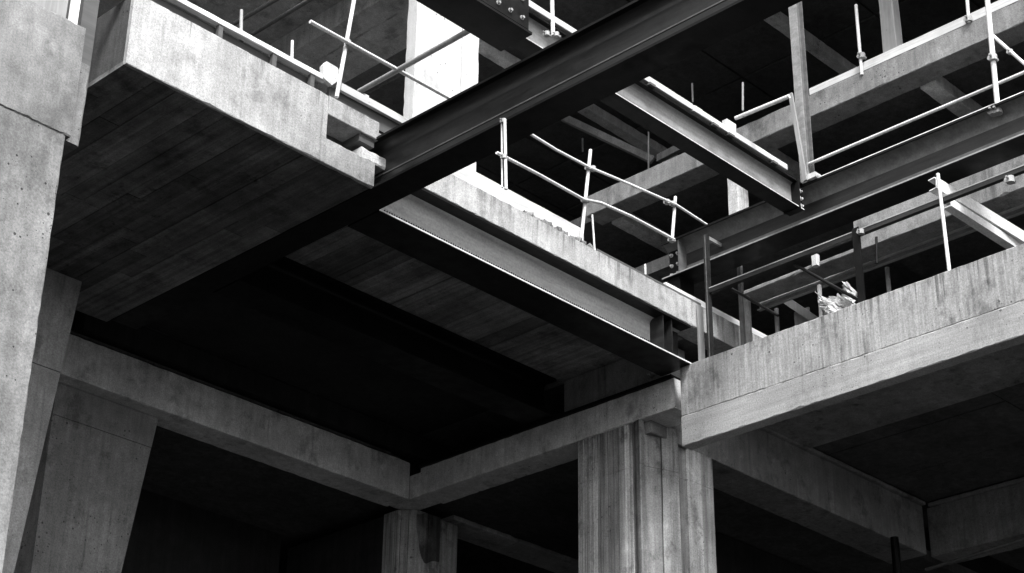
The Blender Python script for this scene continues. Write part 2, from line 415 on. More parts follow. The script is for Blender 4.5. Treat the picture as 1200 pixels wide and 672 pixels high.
while xb < XS1 - .01:                    # board marks of the soffit, each board its own level and length
    wb_ = .12 + .13 * RNG.rand(); x2 = min(xb + wb_, XS1 - .003)
    cuts = [YS + .055] + sorted(YS + .6 + 3.4 * RNG.rand() for _ in range(RNG.randint(1, 3))) + [16.5]
    for ya, yb_ in zip(cuts[:-1], cuts[1:]):
        if yb_ - ya < .05: continue
        t.part('soffit_board', MB().box(xb, x2 - .005, ya, yb_ - .006, ZS + .001 + .012 * RNG.rand() ** 2, ZS + .05), 'con_sofA')
    xb = x2
t.done()
nb = Yp(424, 182, YS + .02); nt_ = Yp(458, 180, YS + .1)
single('concrete_nib', MB().cbox(Yp(425, 186, YS)[0], Yp(457, 190, YS)[0], YS + .02, YS + .35, zp0 + .0, zp0 + .13, 0, .02, .05), 'con',
       'small grey concrete block wedged in the notch against the black beam', 'block')

# ================================================================== steel beams
def ibeam(t, axis, a0, a1, b0, b1, z0, z1, mat, tw=.02, tf=.028, r=.03, fmat=None, edge=None, rmat=None):
    """I section: axis 0 along x, 1 along y; b0..b1 flange width"""
    bc = (b0 + b1) / 2
    def bx(pa0, pa1, pb0, pb1, q0, q1):
        return MB().box(pa0, pa1, pb0, pb1, q0, q1) if axis == 0 else MB().box(pb0, pb1, pa0, pa1, q0, q1)
    w_ = t.part('web', bx(a0, a1, bc - tw / 2, bc + tw / 2, z0 + tf, z1 - tf), mat)
    t.part('bottom_flange', bx(a0, a1, b0, b1, z0, z0 + tf), fmat or mat); t.part('top_flange', bx(a0, a1, b0, b1, z1 - tf, z1), fmat or mat)
    if edge: t.part('worn_lit_edge', bx(a0, a1, b0 - .003, b0, z0 + tf * .35, z0 + tf - .002), edge)  # pale worn lip, also painting the bright light line on the flange
    for name, zz, sg in (('root_fillet', z0 + tf, 1), ('root_fillet', z1 - tf, -1)):
        mb = MB(); n = 5
        for sd_ in (-1, 1):
            prof = [(0, 0)] + [(r - r * math.sin(math.pi / 2 * i / n), r - r * math.cos(math.pi / 2 * i / n)) for i in range(n + 1)]
            k = len(mb.v)
            for a in (a0 + .001, a1 - .001):
                for (pb, pz) in prof:
                    B_, Z_ = bc + sd_ * (tw / 2 + pb), zz + sg * pz
                    mb.v.append((a, B_, Z_) if axis == 0 else (B_, a, Z_))
            L = len(prof)
            mb.f += [(k + i, k + (i + 1) % L, k + L + (i + 1) % L, k + L + i) for i in range(L)]
            mb.f += [tuple(k + i for i in range(L)), tuple(k + L + i for i in range(L))]
        t.part(name, mb, rmat or mat, smooth=True)
    return w_
def bolts(t, plate, pts, n, r=.018, mat='st_bolt', l=.03):
    """hexagon heads with washers, standing on a plate along direction n"""
    for p in pts:
        p = Vector(p); n_ = Vector(n); mb = MB()
        mb.tube(p, p + n_ * .006, r * 1.5, 12); mb.tube(p + n_ * .006, p + n_ * l, r, 6)
        t.part('bolt', mb, mat, sub=plate)

# E3: the big black beam crossing the picture
t = Thing('steel_beam', 'big black steel beam crossing diagonally in front at the top centre', 'steel beam', 'steel beams')
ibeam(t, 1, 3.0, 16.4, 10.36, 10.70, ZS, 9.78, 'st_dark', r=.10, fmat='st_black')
t.part('web_highlight_bar', MB().box(10.512, 10.522, 3.0, 16.3, ZS + .235, ZS + .25), 'st_mid')  # lighter bar painting the faint highlight line along the web
t.done()
# E4: grey lit beam under the pale slab edge
YE = 12.28
t = Thing('steel_beam', 'grey lit steel beam with bright lower flange beneath the pale slab edge in the centre', 'steel beam', 'steel beams')
ibeam(t, 0, 10.72, 15.78, YE, YE + .48, ZS, 9.72, 'st_grey', r=.07, fmat='st_black', edge='tube')  # black flanges paint the shaded underside below the grey web
mb = MB(); x = 10.8
wy = YE + .115
while x < 15.1:
    mb.quadbox([(x, wy - .10, ZS + .029), (x + .02, wy - .10, ZS + .029), (x + .02, wy - .085, ZS + .029), (x, wy - .085, ZS + .029),
                (x + .008, wy - .10, ZS + .062), (x + .012, wy - .10, ZS + .062), (x + .012, wy - .085, ZS + .062), (x + .008, wy - .085, ZS + .062)]); x += .034
t.part('seam_shadow_teeth', mb, 'st_black', kind='stuff')  # black teeth draw the serrated shadow of a weld seam
t.part('dark_web_plate', MB().box(15.46, 15.77, YE + .2, YE + .228, ZS + .03, 9.69), 'st_dark')  # dark plate laid over the beam end to darken its web
for xx in (15.28, 15.44):
    t.part('stiffener', MB().box(xx, xx + .018, YE + .03, YE + .228, ZS + .03, 9.69), 'st_dark')
pl = t.part('end_cleat', MB().box(15.30, 15.44, YE + .2, YE + .229, ZS + .05, 9.66), 'st_dark')
bolts(t, pl, [(15.37, YE + .2, z) for z in (ZS + .1, ZS + .2, ZS + .38)], (0, -1, 0))
t.done()
t = Thing('steel_beam', 'nearly black steel beam deep in shadow behind the grey lit one', 'steel beam', 'steel beams')
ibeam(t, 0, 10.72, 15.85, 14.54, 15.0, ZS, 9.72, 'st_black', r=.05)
t.done()

# E5: slab on the beams
t = Thing('floor_slab', 'pale streaked slab edge above the grey steel beam in the centre', 'slab')
zE5 = 10.07
t.part('slab_edge', MB().cbox(10.72, 17.6, YE, YE + .3, 9.724, zE5, 0, .01, .06, .6), 'con_light')
t.part('slab_body', MB().box(10.4, 17.6, YE + .302, 20, 9.76, zE5 - .02), 'con_dark')  # rear length added to keep stray sun out
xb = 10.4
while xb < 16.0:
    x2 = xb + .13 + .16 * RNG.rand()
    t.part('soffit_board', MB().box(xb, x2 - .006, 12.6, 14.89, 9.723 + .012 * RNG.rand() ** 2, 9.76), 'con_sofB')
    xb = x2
t.part('rear_soffit', MB().box(10.4, 16.0, 14.9, 17.19, 9.73, 9.76), 'con_deep')  # blackened to paint the deep shade behind the rear beam
t.done()
t = Thing('concrete_beam', 'dim concrete upstand closing the far end of the board marked soffit', 'beam')
t.part('beam_body', MB().cbox(15.95, 16.3, 12.8, 14.5, ZT + .06, 9.72, 1), 'con_grey')
t.done()

# E10: dark beam at right
zE10 = 10.6
XE10 = Zp(1000, 238.7, zE10)[0]
YX = Xp(776, 334, XE10)[1]; HX = .525
t = Thing('steel_beam', 'long dark steel beam at the right with scaffold poles standing on it', 'steel beam', 'steel beams')
ibeam(t, 1, 2.5, YX, XE10, XE10 + .36, zE10, zE10 + HX, 'st_dark', r=.15, fmat='st_black', edge='tube_dull', rmat='st_mid')  # oversized paler root fillet paints the sheen along the lower web
t.part('stiffener', MB().box(XE10 + .02, XE10 + .168, YX - .27, YX - .25, zE10 + .03, zE10 + HX - .03), 'st_mid')
pl = t.part('splice_plate', MB().box(XE10 + .135, XE10 + .168, YX - .23, YX - .02, zE10 + .05, zE10 + HX - .05), 'st_black')
bolts(t, pl, [(XE10 + .135, YX - d, zE10 + z) for d in (.06, .16) for z in (.1, .23, .38)], (-1, 0, 0), .017, 'st_bolt')
t.part('bearing_stub', MB().box(XE10 + .04, XE10 + .32, YX - .25, YX - .02, 10.05, zE10 - .002), 'st_black')
t.done()

# E9 and E17
zE9 = zE10 + .155
YE9 = Zp(860, 196, zE9)[1]
t = Thing('steel_beam', 'grey steel beam carrying a white board, running down to the dark beam at the right', 'steel beam', 'steel beams')
xe = XE10 - .02
zE9t = zat(860, 163, Zp(860, 196, zE9))
ibeam(t, 0, 10.0, xe, YE9, YE9 + .21, zE9, zE9t, 'st_lit', tf=.018, r=.035, fmat='st_black', edge='tube')  # black flanges stand in for underside shade, pale edge for its highlight
pl = t.part('end_plate', MB().box(xe - .11, xe - .09, YE9 - .02, YE9 + .22, zE9 - .01, zE9t + .02), 'st_black')
pl = t.part('end_cleat', MB().box(xe - .085, xe + .015, YE9 + .03, YE9 + .05, zE9 + .01, zE9t - .005), 'st_black')
bolts(t, pl, [(x, YE9 + .03, z) for x in (xe - .06, xe - .012) for z in (zE9 + .06, zE9 + .16, zE9 + .26)], (0, -1, 0), .014)
t.done()
zE17 = zE10 + .02
a = Zp(580, 13.7, zE17); b = Zp(550, 38.4, zE17)
t = Thing('steel_beam', 'heavy black steel beam with bolted splice plate at the top centre', 'steel beam', 'steel beams')
YE17 = a[1]
x17 = Zp(617, 40, zE17)[0]
ibeam(t, 0, 8.5, 11.0, YE17, max(b[1], YE17 + .3), zE17, zE17 + .5, 'st_black', r=.05)
pl = t.part('splice_plate', MB().box(x17 - .75, x17, YE17 + .005, YE17 + .03, zE17 + .04, zE17 + .48), 'st_black')
bolts(t, pl, [(x17 - .1 - .17 * i, YE17 + .005, zE17 + z) for i in range(4) for z in (.13, .36)], (0, -1, 0), .017, 'tube_dull')
t.done()

# E11: concrete edge beam of the level above
zE11 = 13.0
fx = Zp(1100, 70.5, zE11)[0]; bx_ = Zp(1100, 92.5, zE11)[0]
zE11t = zat(1077, 55.5, Zp(1077, 81.5, zE11))
ylft = Xp(687, 262, fx)[1]
t = Thing('concrete_beam', 'pale concrete edge beam of the upper storey rising to the top right corner', 'beam')
t.part('beam_body', MB().cbox(fx, bx_, 1.0, ylft, zE11, zE11t, 1), 'con_grey')
t.done()
t = Thing('floor_slab', 'dark ribbed slab underside of the upper storey behind the steel at the top right', 'slab')
t.part('slab_body', MB().box(bx_ + .002, 32, 1.0, 24, zE11 + .16, zE11t - .02), 'con_dark')
for i in range(6):
    y0 = 4.5 + i * 2.6
    t.part('rib', MB().cbox(bx_ + .004, 31, y0, y0 + .22, zE11 - .04, zE11 + .158, 0), 'con')
t.done()
# roof level ceiling with panels
zC = 17.0
t = Thing('ceiling', 'dark ceiling of square concrete panels high at the top right', 'ceiling', kind='structure')
t.part('slab_body', MB().box(16.0, 36, 0, 26, zC + .05, zC + .3), 'con_dark')
for i in range(11):
    for j in range(15):
        x0, y0 = 17.0 + i * 1.3, 2.0 + j * 1.3
        t.part('ceiling_panel', MB().box(x0, x0 + 1.25, y0, y0 + 1.25, zC + .012 * RNG.rand(), zC + .05), 'con_panel')
for y0 in (9.5, 13.4, 17.3):
    t.part('rib', MB().cbox(17.0, 33, y0, y0 + .2, zC - .18, zC - .002, 0), 'con')
t.done()

# columns carrying the edge beam
zL = Xp(1100, 258, fx)[2]; xLb = Zp(1100, 277, zL)[0]; zLT = Xp(860, 262, fx)[2]
yl = Xp(905, 335, fx)[1]
t = Thing('landing_slab', 'shaded concrete landing between the dark beam and the parapet at the right', 'landing')
ym = Xp(1003, 297, fx)[1]; ye = Xp(885, 352, xLb)[1]
t.part('edge_beam', MB().cbox(fx, xLb, 1.0, ym, zL, zLT, 1), 'con_grey')
t.part('thin_edge', MB().cbox(fx + .004, xLb, ym + .002, ye, zL + .004, zL + .06, 1), 'con_grey')
t.part('hanger_stub', MB().cbox(fx - .05, fx + .03, ym + .55, ym + .63, zL + .0, zL + .16, 2), 'con')
t.part('slab_body', MB().box(xLb + .002, 30, 1.0, ym, zL + .25, zLT - .02), 'con_dark')
t.part('slab_body', MB().box(fx + .06, 30, ym + .002, 20, zLT - .2, zLT - .02), 'con_dark')
t.done()
for px0, px1, lab in ((852, 868, 'pale concrete post under the upper edge beam beside the dark beam end'),):
    p = Xp(px0, 225, fx + .05)
    single('concrete_post', MB().cbox(fx + .06, fx + .3, p[1] - .17, p[1], zLT, zE11 - .002, 2), 'con', lab, 'post')

# ================================================================== left columns
YC1 = 11.3
q0 = Yp(0, 120, YC1); q1 = Yp(78, 157, YC1); zjo = q1[2]
xr = q1[0]; xr2 = Yp(101, 33, YC1)[0]; zct = Yp(101, 33, YC1)[2]
t = Thing('concrete_column', 'pale concrete column in the left foreground with a wider capital', 'column', 'concrete columns')
t.part('shaft', MB().cbox(xr - 2.2, xr, YC1 + .01, YC1 + 1.0, ZG, zjo - .012, 2), 'con_col')
t.part('capital', MB().cbox(xr2 - 2.4, xr2, YC1, YC1 + 1.02, zjo - .011, zct, 0, .014, .05), 'con_col')
xs = Yp(96, 120, YC1 + .15)[0]
t.part('capital_side', MB().cbox(xr2 - .5, Yp(103, 100, YC1 + .2)[0], YC1 + .2, YC1 + 1.1, Yp(95, 173, YC1 + .2)[2], Yp(100, 75, YC1 + .2)[2], 2, .016), 'con_col')
t.part('joint_core', MB().box(xr - 2.2, xr - .015, YC1 + .025, YC1 + .98, zjo - .012, zjo), 'con_deep')
t.done()
# dark stub wall above the capital
single('formwork_board', MB().box(xr2 - 2.2, Yp(78, 15, YC1 + .25)[0], YC1 + .25, YC1 + .28, zct, zct + 1.2), 'wood_v', 'grey upright board on top of the left foreground column', 'board')
p = Yp(88, 20, YC1 + .2)
single('steel_channel', MB().box(p[0] - .04, p[0] + .03, YC1 + .2, YC1 + .24, zct, zct + 1.2), 'tube', 'bright upright metal channel on the left foreground column capital', 'channel')

pA, pB = Yp(96, 20, 11.95), Yp(114, 20, 11.95)
single('shade_baffle', MB().box(pA[0], pB[0], 11.95, 12.25, zct - .25, zct + 2.6), 'wood_dark', 'dark upright shutter between the left column capital and the slab end', 'baffle')  # raised tall to shade the slab end; dark base mimics its own shade
# tapered column behind
YC2 = 15.84
ct = Yp(96, 331, YC2); cm = Yp(61, 481, YC2); cj = Yp(72, 437, YC2)
sl = (cm[0] - ct[0]) / (cm[2] - ct[2])
def taper(xl, yb, x_top, z_top, slope, z0, z1, depth):
    mb = MB(); xa = x_top + slope * (z0 - z_top); xb = x_top + slope * (z1 - z_top)
    return mb.quadbox([(xl, yb, z0), (xa, yb, z0), (xa, yb + depth, z0), (xl, yb + depth, z0), (xl, yb, z1), (xb, yb, z1), (xb, yb + depth, z1), (xl, yb + depth, z1)])
t = Thing('concrete_column', 'shaded tapering concrete column just behind the left foreground column', 'column', 'concrete columns')
zlow = 2.0
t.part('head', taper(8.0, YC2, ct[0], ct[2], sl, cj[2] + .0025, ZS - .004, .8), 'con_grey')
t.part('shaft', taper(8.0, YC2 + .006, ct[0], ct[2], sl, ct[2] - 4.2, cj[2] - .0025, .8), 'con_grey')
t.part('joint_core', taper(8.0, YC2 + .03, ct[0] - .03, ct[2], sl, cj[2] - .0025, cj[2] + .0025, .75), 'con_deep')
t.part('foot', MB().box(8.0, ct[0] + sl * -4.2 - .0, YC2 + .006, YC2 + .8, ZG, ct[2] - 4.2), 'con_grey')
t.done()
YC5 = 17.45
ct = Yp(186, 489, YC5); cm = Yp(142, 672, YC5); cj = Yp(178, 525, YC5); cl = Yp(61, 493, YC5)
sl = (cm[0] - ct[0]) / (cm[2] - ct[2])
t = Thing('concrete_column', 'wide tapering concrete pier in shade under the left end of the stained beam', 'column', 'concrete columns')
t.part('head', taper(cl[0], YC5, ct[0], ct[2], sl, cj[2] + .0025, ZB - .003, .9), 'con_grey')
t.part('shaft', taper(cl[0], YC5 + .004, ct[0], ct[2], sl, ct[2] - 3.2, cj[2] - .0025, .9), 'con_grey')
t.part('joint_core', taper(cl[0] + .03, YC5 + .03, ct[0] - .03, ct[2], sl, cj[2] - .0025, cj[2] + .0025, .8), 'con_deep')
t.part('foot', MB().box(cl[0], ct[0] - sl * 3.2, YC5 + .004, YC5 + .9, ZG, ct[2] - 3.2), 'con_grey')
t.done()

# ================================================================== storey above the upper left slab
YW = 12.6
wx0 = Yp(487, 70, YW)[0]; wx1 = Yp(560, 70, YW)[0]; wr = Yp(541, 70, YW)[0]
wyb = Xp(475, 70, wx0)[1]
zU = 13.4
t = Thing('concrete_column', 'bright white concrete column behind the black beam at the top', 'column', 'concrete columns')
t.part('shaft', MB().cbox(wx0, wr - .002, YW, wyb, zs1t - .02, zU - .003, 2), 'con_white')
t.part('side_rib', MB().cbox(wr, wx1, YW - .02, wyb, zs1t - .02, zU - .003, 2), 'con_white')
t.done()
zU = 13.4
t = Thing('floor_slab', 'grey concrete underside of the next storey at the top left', 'slab')
t.part('slab_body', MB().box(4.5, 13.0, 12.3, 24, zU, zU + .3), 'con')
for px, py in ((345, 60), (415, 45)):
    p = Zp(px, py, zU - .35)
    t.part('rib', MB().cbox(p[0], p[0] + .35, 12.3, 24, zU - .35, zU - .002, 1), 'con')
t.done()
for (a, b) in (((298, 39), (363, 0)), ((285, 22), (330, -4))):
    p = Zp(a[0], a[1], 11.9); q = Zp(b[0], b[1], 11.9)
    d = (q - p)
    single('hanging_pipe', MB().tube(p - d * 1.2, q + d * .8, .025), 'st_mid',
           ('upper' if a[0] == 285 else 'lower') + ' dark thin pipe under the grey soffit at top left', 'pipe', smooth=True)

# ================================================================== near-black back walls added to keep the interior dark
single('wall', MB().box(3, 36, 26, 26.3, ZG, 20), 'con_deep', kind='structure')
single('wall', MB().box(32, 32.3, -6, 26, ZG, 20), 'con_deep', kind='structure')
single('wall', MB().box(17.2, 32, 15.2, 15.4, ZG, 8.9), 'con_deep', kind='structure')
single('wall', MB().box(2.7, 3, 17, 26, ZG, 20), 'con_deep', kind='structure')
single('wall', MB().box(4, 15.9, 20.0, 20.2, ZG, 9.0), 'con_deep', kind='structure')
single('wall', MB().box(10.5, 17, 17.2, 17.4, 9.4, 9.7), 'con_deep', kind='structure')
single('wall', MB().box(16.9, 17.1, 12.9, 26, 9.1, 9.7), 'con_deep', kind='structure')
#DETAILS
# ================================================================== site clutter: boards, tubes, railings
def clamp(t, p, r=.04, seed=0, sub=None):
    """scaffold coupler: two half shells and a bolt with nut"""
    p = Vector(p); mb = MB()
    mb.tube(p - Vector((0, 0, r * .8)), p + Vector((0, 0, r * .8)), r, 10)
    mb.tube(p - Vector((r * .8, -r * .5, 0)), p + Vector((r * .9, r * .5, 0)), r * .8, 8)
    mb.tube(p + Vector((-r * 1.9, 0, r * .2)), p + Vector((r * 1.9, 0, -r * .1)), r * .28, 6)
    mb.tube(p + Vector((r * 1.5, 0, r * .2)), p + Vector((r * 1.9, 0, r * .2)), r * .5, 6)
    t.part('coupler', mb, 'tube_dull', smooth=False)
def pipe(t, name, p, q, r=.022, mat='tube'):
    mb = MB().tube(p, q, r, 12); return t.part(name, mb, mat, smooth=True)
def arc(t, name, pts, r, mat='tube'):
    mb = MB()
    for a_, b_ in zip(pts[:-1], pts[1:]):
        mb.tube(a_, b_, r, 12)
    return t.part(name, mb, mat, smooth=True)

# --- on the upper left slab
yb = YS + .06
r0 = Yp(205, -3, yb); r1 = Yp(383, 95, yb)
zr = Yp(300, 47.5, yb)[2]
t = Thing('timber_rail', 'long pale timber rail lying above the dark board on the upper left slab edge', 'rail')
t.part('rail', MB().cbox(6.6, r1[0], yb, yb + .07, zr - .03, zr + .03, 0, .005, .2), 'wood')
for px, py in ((259, 28), (322, 60), (366, 88)):
    p = Yp(px, py, yb + .02); t.part('spacer', MB().box(p[0] - .025, p[0] + .025, yb + .01, yb + .06, zs1t, zr - .03), 'wood_dark')
t.done()
single('plywood_board', MB().box(6.7, Yp(372, 95, yb + .1)[0], yb + .09, yb + .115, zs1t - .005, zr - .03), 'wood_dark', 'dark weathered plywood strip standing on the upper left slab edge', 'board')
for k, (px, y0, y1, rr, mt_) in enumerate(((283, 12, 33, .017, 'tube_dull'), (342.5, 48, 70, .016, 'tube'))):
    a_, b_ = Yp(px, y0, yb + .1), Yp(px - .6, y1 + 4, yb + .1)
    single('rebar_stub', MB().tube(b_, a_, rr, 8), mt_, ('rusty upright stub nearest the upper left corner behind the timber rail', 'pale upright stub behind the timber rail next to the white block')[k], 'stub', smooth=True)
p0 = Yp(379, 96, yb); p1 = Yp(396, 78, yb)
mb = MB(); pol = [(379, 91), (378.5, 77), (383, 72), (395, 79), (397, 82), (396, 95), (389, 100)]
k = len(pol); P_ = [Yp(a_, b_, yb - .01) for a_, b_ in pol]
mb.v = [tuple(q) for q in P_] + [(q[0], q[1] + .05, q[2]) for q in P_]
mb.f = [tuple(range(k)), tuple(range(2 * k - 1, k - 1, -1))] + [(i, (i + 1) % k, k + (i + 1) % k, k + i) for i in range(k)]
single('white_block', mb, 'con_white', 'small white block with cut corners at the end of the timber rail', 'block')
a_, b_ = Yp(400, 100, yb - .01), Yp(476, 146, yb - .01)
zpk = (Yp(410, 106, yb)[2] + Yp(465, 139, yb)[2]) / 2
t = Thing('plank', 'bleached white plank on edge between the white block and the black beam', 'plank')
t.part('board', MB().cbox(a_[0], b_[0] + .15, yb - .01, yb + .03, zpk - .045, zpk + .045, 0, .004, .2), 'wood_white')
t.part('packer', MB().box(a_[0] - .1, b_[0] + .15, yb + .05, yb + .09, zs1t - .005, zpk - .02), 'wood_dark')
t.done()
t = Thing('scaffold_guardrail', 'leaning pale scaffold pole with a sloping tube on the upper left slab', 'guardrail')
pipe(t, 'post', Yp(394.5, 114, yb - .03), Yp(418.5, -20, yb - .03), .022)
pipe(t, 'rail', Yp(363.5, 25.5, yb - .08), Yp(560, 134, yb - .08), .021)
clamp(t, Yp(408, 50, yb - .055), .03)
t.done()
e_ = Yp(421, 107.5, 12.55); f_ = Zp(548, 37, e_[2]); 
single('scaffold_tube', MB().tube(e_, f_ + (f_ - e_) * .05, .03, 14), 'tube_dull', 'grey tube running across in front of the bright white column', 'tube', smooth=True)
single('corner_bracket', MB().cbox(e_[0] + .02, e_[0] + .1, 12.5, 12.56, e_[2] - .13, e_[2] - .03, 2, .004), 'tube', 'small pale bracket under the left end of the grey tube', 'bracket')

# --- on the central slab edge
yb = YE + .07
zbt = Yp(600, 224, yb)[2]
t = Thing('plank', 'bright white board standing along the central pale slab edge', 'plank')
t.part('board', MB().cbox(10.75, Yp(684, 268, yb)[0], yb, yb + .035, zE5 - .01, zbt, 0, .005, .15), 'wood_white')
t.done()
mb = MB()
for i in range(34):
    px = 616 + 78 * RNG.rand(); f_ = (px - 616) / 78
    c_ = Yp(px, 240 + f_ * 48, YE + .03); r_ = .02 + .04 * RNG.rand()
    mb.blob((c_[0], YE + .045 + RNG.rand() * .03, zE5 + r_ * .6), r_, i, 1.1)
single('rubble', mb, 'rubble_dark', 'line of crumbled mortar lumps on the central slab edge', 'rubble', kind='stuff')
t = Thing('scaffold_guardrail', 'pale scaffold guardrail with two rails on the central slab edge', 'guardrail')
yg = YE + .04
pipe(t, 'post', Yp(681, 283, yg), Yp(692, 176, yg), .021)
pipe(t, 'post', Yp(787.5, 284, yg), Yp(791.5, 231, yg), .02)
arc(t, 'rail', [Yp(*q, yg - .04) for q in ((618, 155), (652, 176), (690, 196), (740, 217), (792, 240), (850, 278))], .017)
arc(t, 'rail', [Yp(*q, yg - .04) for q in ((582, 179), (630, 204), (684, 234), (704, 238), (740, 254), (790, 281))], .019)
for q in ((690, 197), (685.5, 235), (789, 239), (787, 281), (695, 198), (782, 237)): clamp(t, Yp(*q, yg - .02), .034)
t.done()
a_ = Yp(697, 296, YE + .02); b_ = Yp(694, 252, YE + .02)
single('steel_rod', MB().tube(a_, b_, .012, 8), 'tube', 'short thin upright rod on the central slab edge near the leaning pole', 'rod', smooth=True)
a_ = Yp(756.5, 325, YE + .04); b_ = Yp(756, 310, YE + .04)
single('steel_rod', MB().tube(a_ - np.array([0, 0, .05]), b_, .012, 8), 'tube', 'tiny upright stub on the slab edge below the dark beam end', 'rod', smooth=True)
yb = YE + .05
a_ = Yp(781, 337, yb); zpl = Yp(850, 373, yb)[2]
t = Thing('plank', 'pale timber plank on the slab edge beneath the dark beam end', 'plank')
t.part('board', MB().cbox(a_[0], 17.9, yb, yb + .05, zE5 + .0, zpl + .07, 0, .006, .2), 'wood')
t.done()
t = Thing('timber_strip', 'dark thin strip along the top of the pale slab edge under the dark beam', 'strip')
t.part('strip', MB().box(Yp(700, 288, YE)[0], Yp(822, 358, YE)[0], YE + .005, YE + .04, zE5, zE5 + .03), 'wood_dark')
t.done()

t = Thing('scaffold_pole', 'pale twin pole hanging from the big black beam at the left end of the guardrail', 'pole')
pipe(t, 'post', Xp(593, 222, 10.35), Xp(591.5, 140, 10.35), .015); pipe(t, 'post', Xp(588.5, 220, 10.36), Xp(588, 143, 10.36), .009)
clamp(t, Xp(590, 142, 10.35), .024); clamp(t, Xp(591, 184, 10.34), .026)
t.done()
# --- dark steel railing on the parapet beam
xg = RX + .09
zrl = Xp(920, 306, xg)[2]
t = Thing('steel_railing', 'dark angle iron railing frame standing on the end of the pale parapet beam', 'railing')
def ang(mb, p, q, w=.05, th=.008, flip=1):
    """equal angle"""
    p, q = Vector(p), Vector(q)
    return mb
pa = Xp(828.5, 424, xg); pb_ = Xp(827, 276, xg)
t.part('post', MB().box(pa[0] - .02, pa[0] + .03, pb_[1] - .03, pb_[1] + .03, rtop - .02, pb_[2]), 'st_dark')
t.part('post_highlight', MB().box(pa[0] - .024, pa[0] - .02, pb_[1] - .006, pb_[1] + .006, rtop - .02, pb_[2]), 'st_mid')  # paler strip paints a thin highlight down the post
cr = Zp(863, 298, pb_[2])
t.part('cross_bar', MB().bar((pa[0] + .03, pb_[1], pb_[2] - .02), (cr[0], pb_[1], pb_[2] - .02), .03, .045), 'st_lit')
t.part('post', MB().box(cr[0], cr[0] + .05, pb_[1] - .025, pb_[1] + .025, rtop - .3, pb_[2]), 'st_mid')
c2_ = Xp(878, 398, cr[0] - .2)
t.part('post', MB().box(c2_[0] - .025, c2_[0] + .025, c2_[1] - .03, c2_[1] + .03, rtop - .3, zrl + .0), 'st_mid')
t.part('top_rail', MB().box(xg - .02, xg + .04, 3.0, pb_[1] - .03, zrl - .04, zrl + .022), 'st_dark')
t.part('rail_lip', MB().box(xg - .024, xg - .02, 3.0, pb_[1] - .03, zrl + .014, zrl + .026), 'tube_dull')
p2 = Xp(1007, 300, xg)
t.part('post', MB().box(p2[0] - .04, p2[0] - .03, p2[1] - .045, p2[1] + .045, rtop - .02, zrl + .05), 'st_black')
t.part('post', MB().box(p2[0] - .03, p2[0] + .05, p2[1] - .006, p2[1] + .006, rtop - .02, zrl + .05), 'st_black')
t.part('brace', MB().tube(Xp(931, 310, xg + .05), Xp(1008, 353, xg + .05), .02), 'st_black', smooth=True)
t.part('brace', MB().tube(Xp(858, 339, xg + .1), Xp(912, 370, xg + .1), .018), 'st_black', smooth=True)
clamp(t, Xp(1009, 272, xg - .05), .035)
t.part('cable_end', MB().tube(Xp(1027, 278, xg), Xp(1027.5, 309, xg), .015), 'st_black', smooth=True)
clamp(t, Xp(1184, 211, xg - .02), .045)
pipe(t, 'upper_tube', (xg + .06, 3.0, zrl + .05), (xg + .06, Xp(1012, 268, xg)[1], zrl + .05), .009, 'tube_dull')
t.done()
p = Yp(821, 400, YE - .02)
single('upright_board', MB().box(p[0] - .05, p[0] + .05, YE - .04, YE - .015, ZT + .1, Yp(821, 360, YE - .02)[2]), 'wood_v', 'grey upright board beside the dark railing post at the slab end', 'board')
a_ = Xp(1113, 322, RX + .05); b_ = Xp(1099, 204, RX + .05)
single('scaffold_pole', MB().tube(a_, b_, .021, 12), 'tube', 'white thin pole leaning on the pale parapet beam under the twin channels', 'pole', smooth=True)
for k, (q, z_) in enumerate((((1097, 214), 0), ((1114, 237), 1))):
    p = Vector(Xp(q[0], q[1], xg + .02 + .1 * k)); e_ = (1212, 285) if k == 0 else (1212, 300)
    q_ = Vector(Xp(e_[0], e_[1], p[0] + 1.6)); q_ = p + (q_ - p) * 1.6
    t = Thing('steel_channel', ('upper of two pale channels sloping down to the right edge above the parapet', 'lower of two pale channels sloping down to the right edge above the parapet')[k], 'channel')
    up_ = Vector((0, 0, 1)); d_ = (q_ - p).normalized(); sd2 = Vector((0, 1, 0)); hh = .075 if k == 0 else .05
    t.part('web', MB().bar(p, q_, .012, 2 * hh), 'tube')
    t.part('flange', MB().bar(p + sd2 * .055 - up_ * (hh - .008), q_ + sd2 * .055 - up_ * (hh - .008), .09, .014), 'tube')
    t.part('flange', MB().bar(p + sd2 * .055 + up_ * (hh - .008), q_ + sd2 * .055 + up_ * (hh - .008), .09, .014), 'tube')
    t.done()

# --- on the dark beam at right
xg = XE10 + .12; zt10 = zE10 + HX
t = Thing('scaffold_guardrail', 'pale scaffold guardrail with thick pole on the dark beam at the right', 'guardrail')
for (ya, yb_, r_) in ((193, 86, .02), (213, 110, .013)):
    p = Xp(945, ya, xg); q = Xp(1200, yb_, xg); zz = (p[2] + q[2]) / 2
    pipe(t, 'rail', (xg, p[1], zz), (xg, 2.6, zz), r_)
pt = Xp(1156.5, -6, xg - .04); pbm = Xp(1169.5, 130, xg - .04)
pipe(t, 'post', pbm, pt + (pt - pbm) * .3, .031)
clamp(t, pbm, .05); clamp(t, pbm + np.array([0, .05, .01]), .05)
pp = Xp(1164, 68, xg - .06); clamp(t, pp, .045)
pipe(t, 'brace', Xp(1163.5, 42, xg), Xp(1215, 88, xg), .02)
clamp(t, Xp(1184, 61, xg), .03)
t.done()

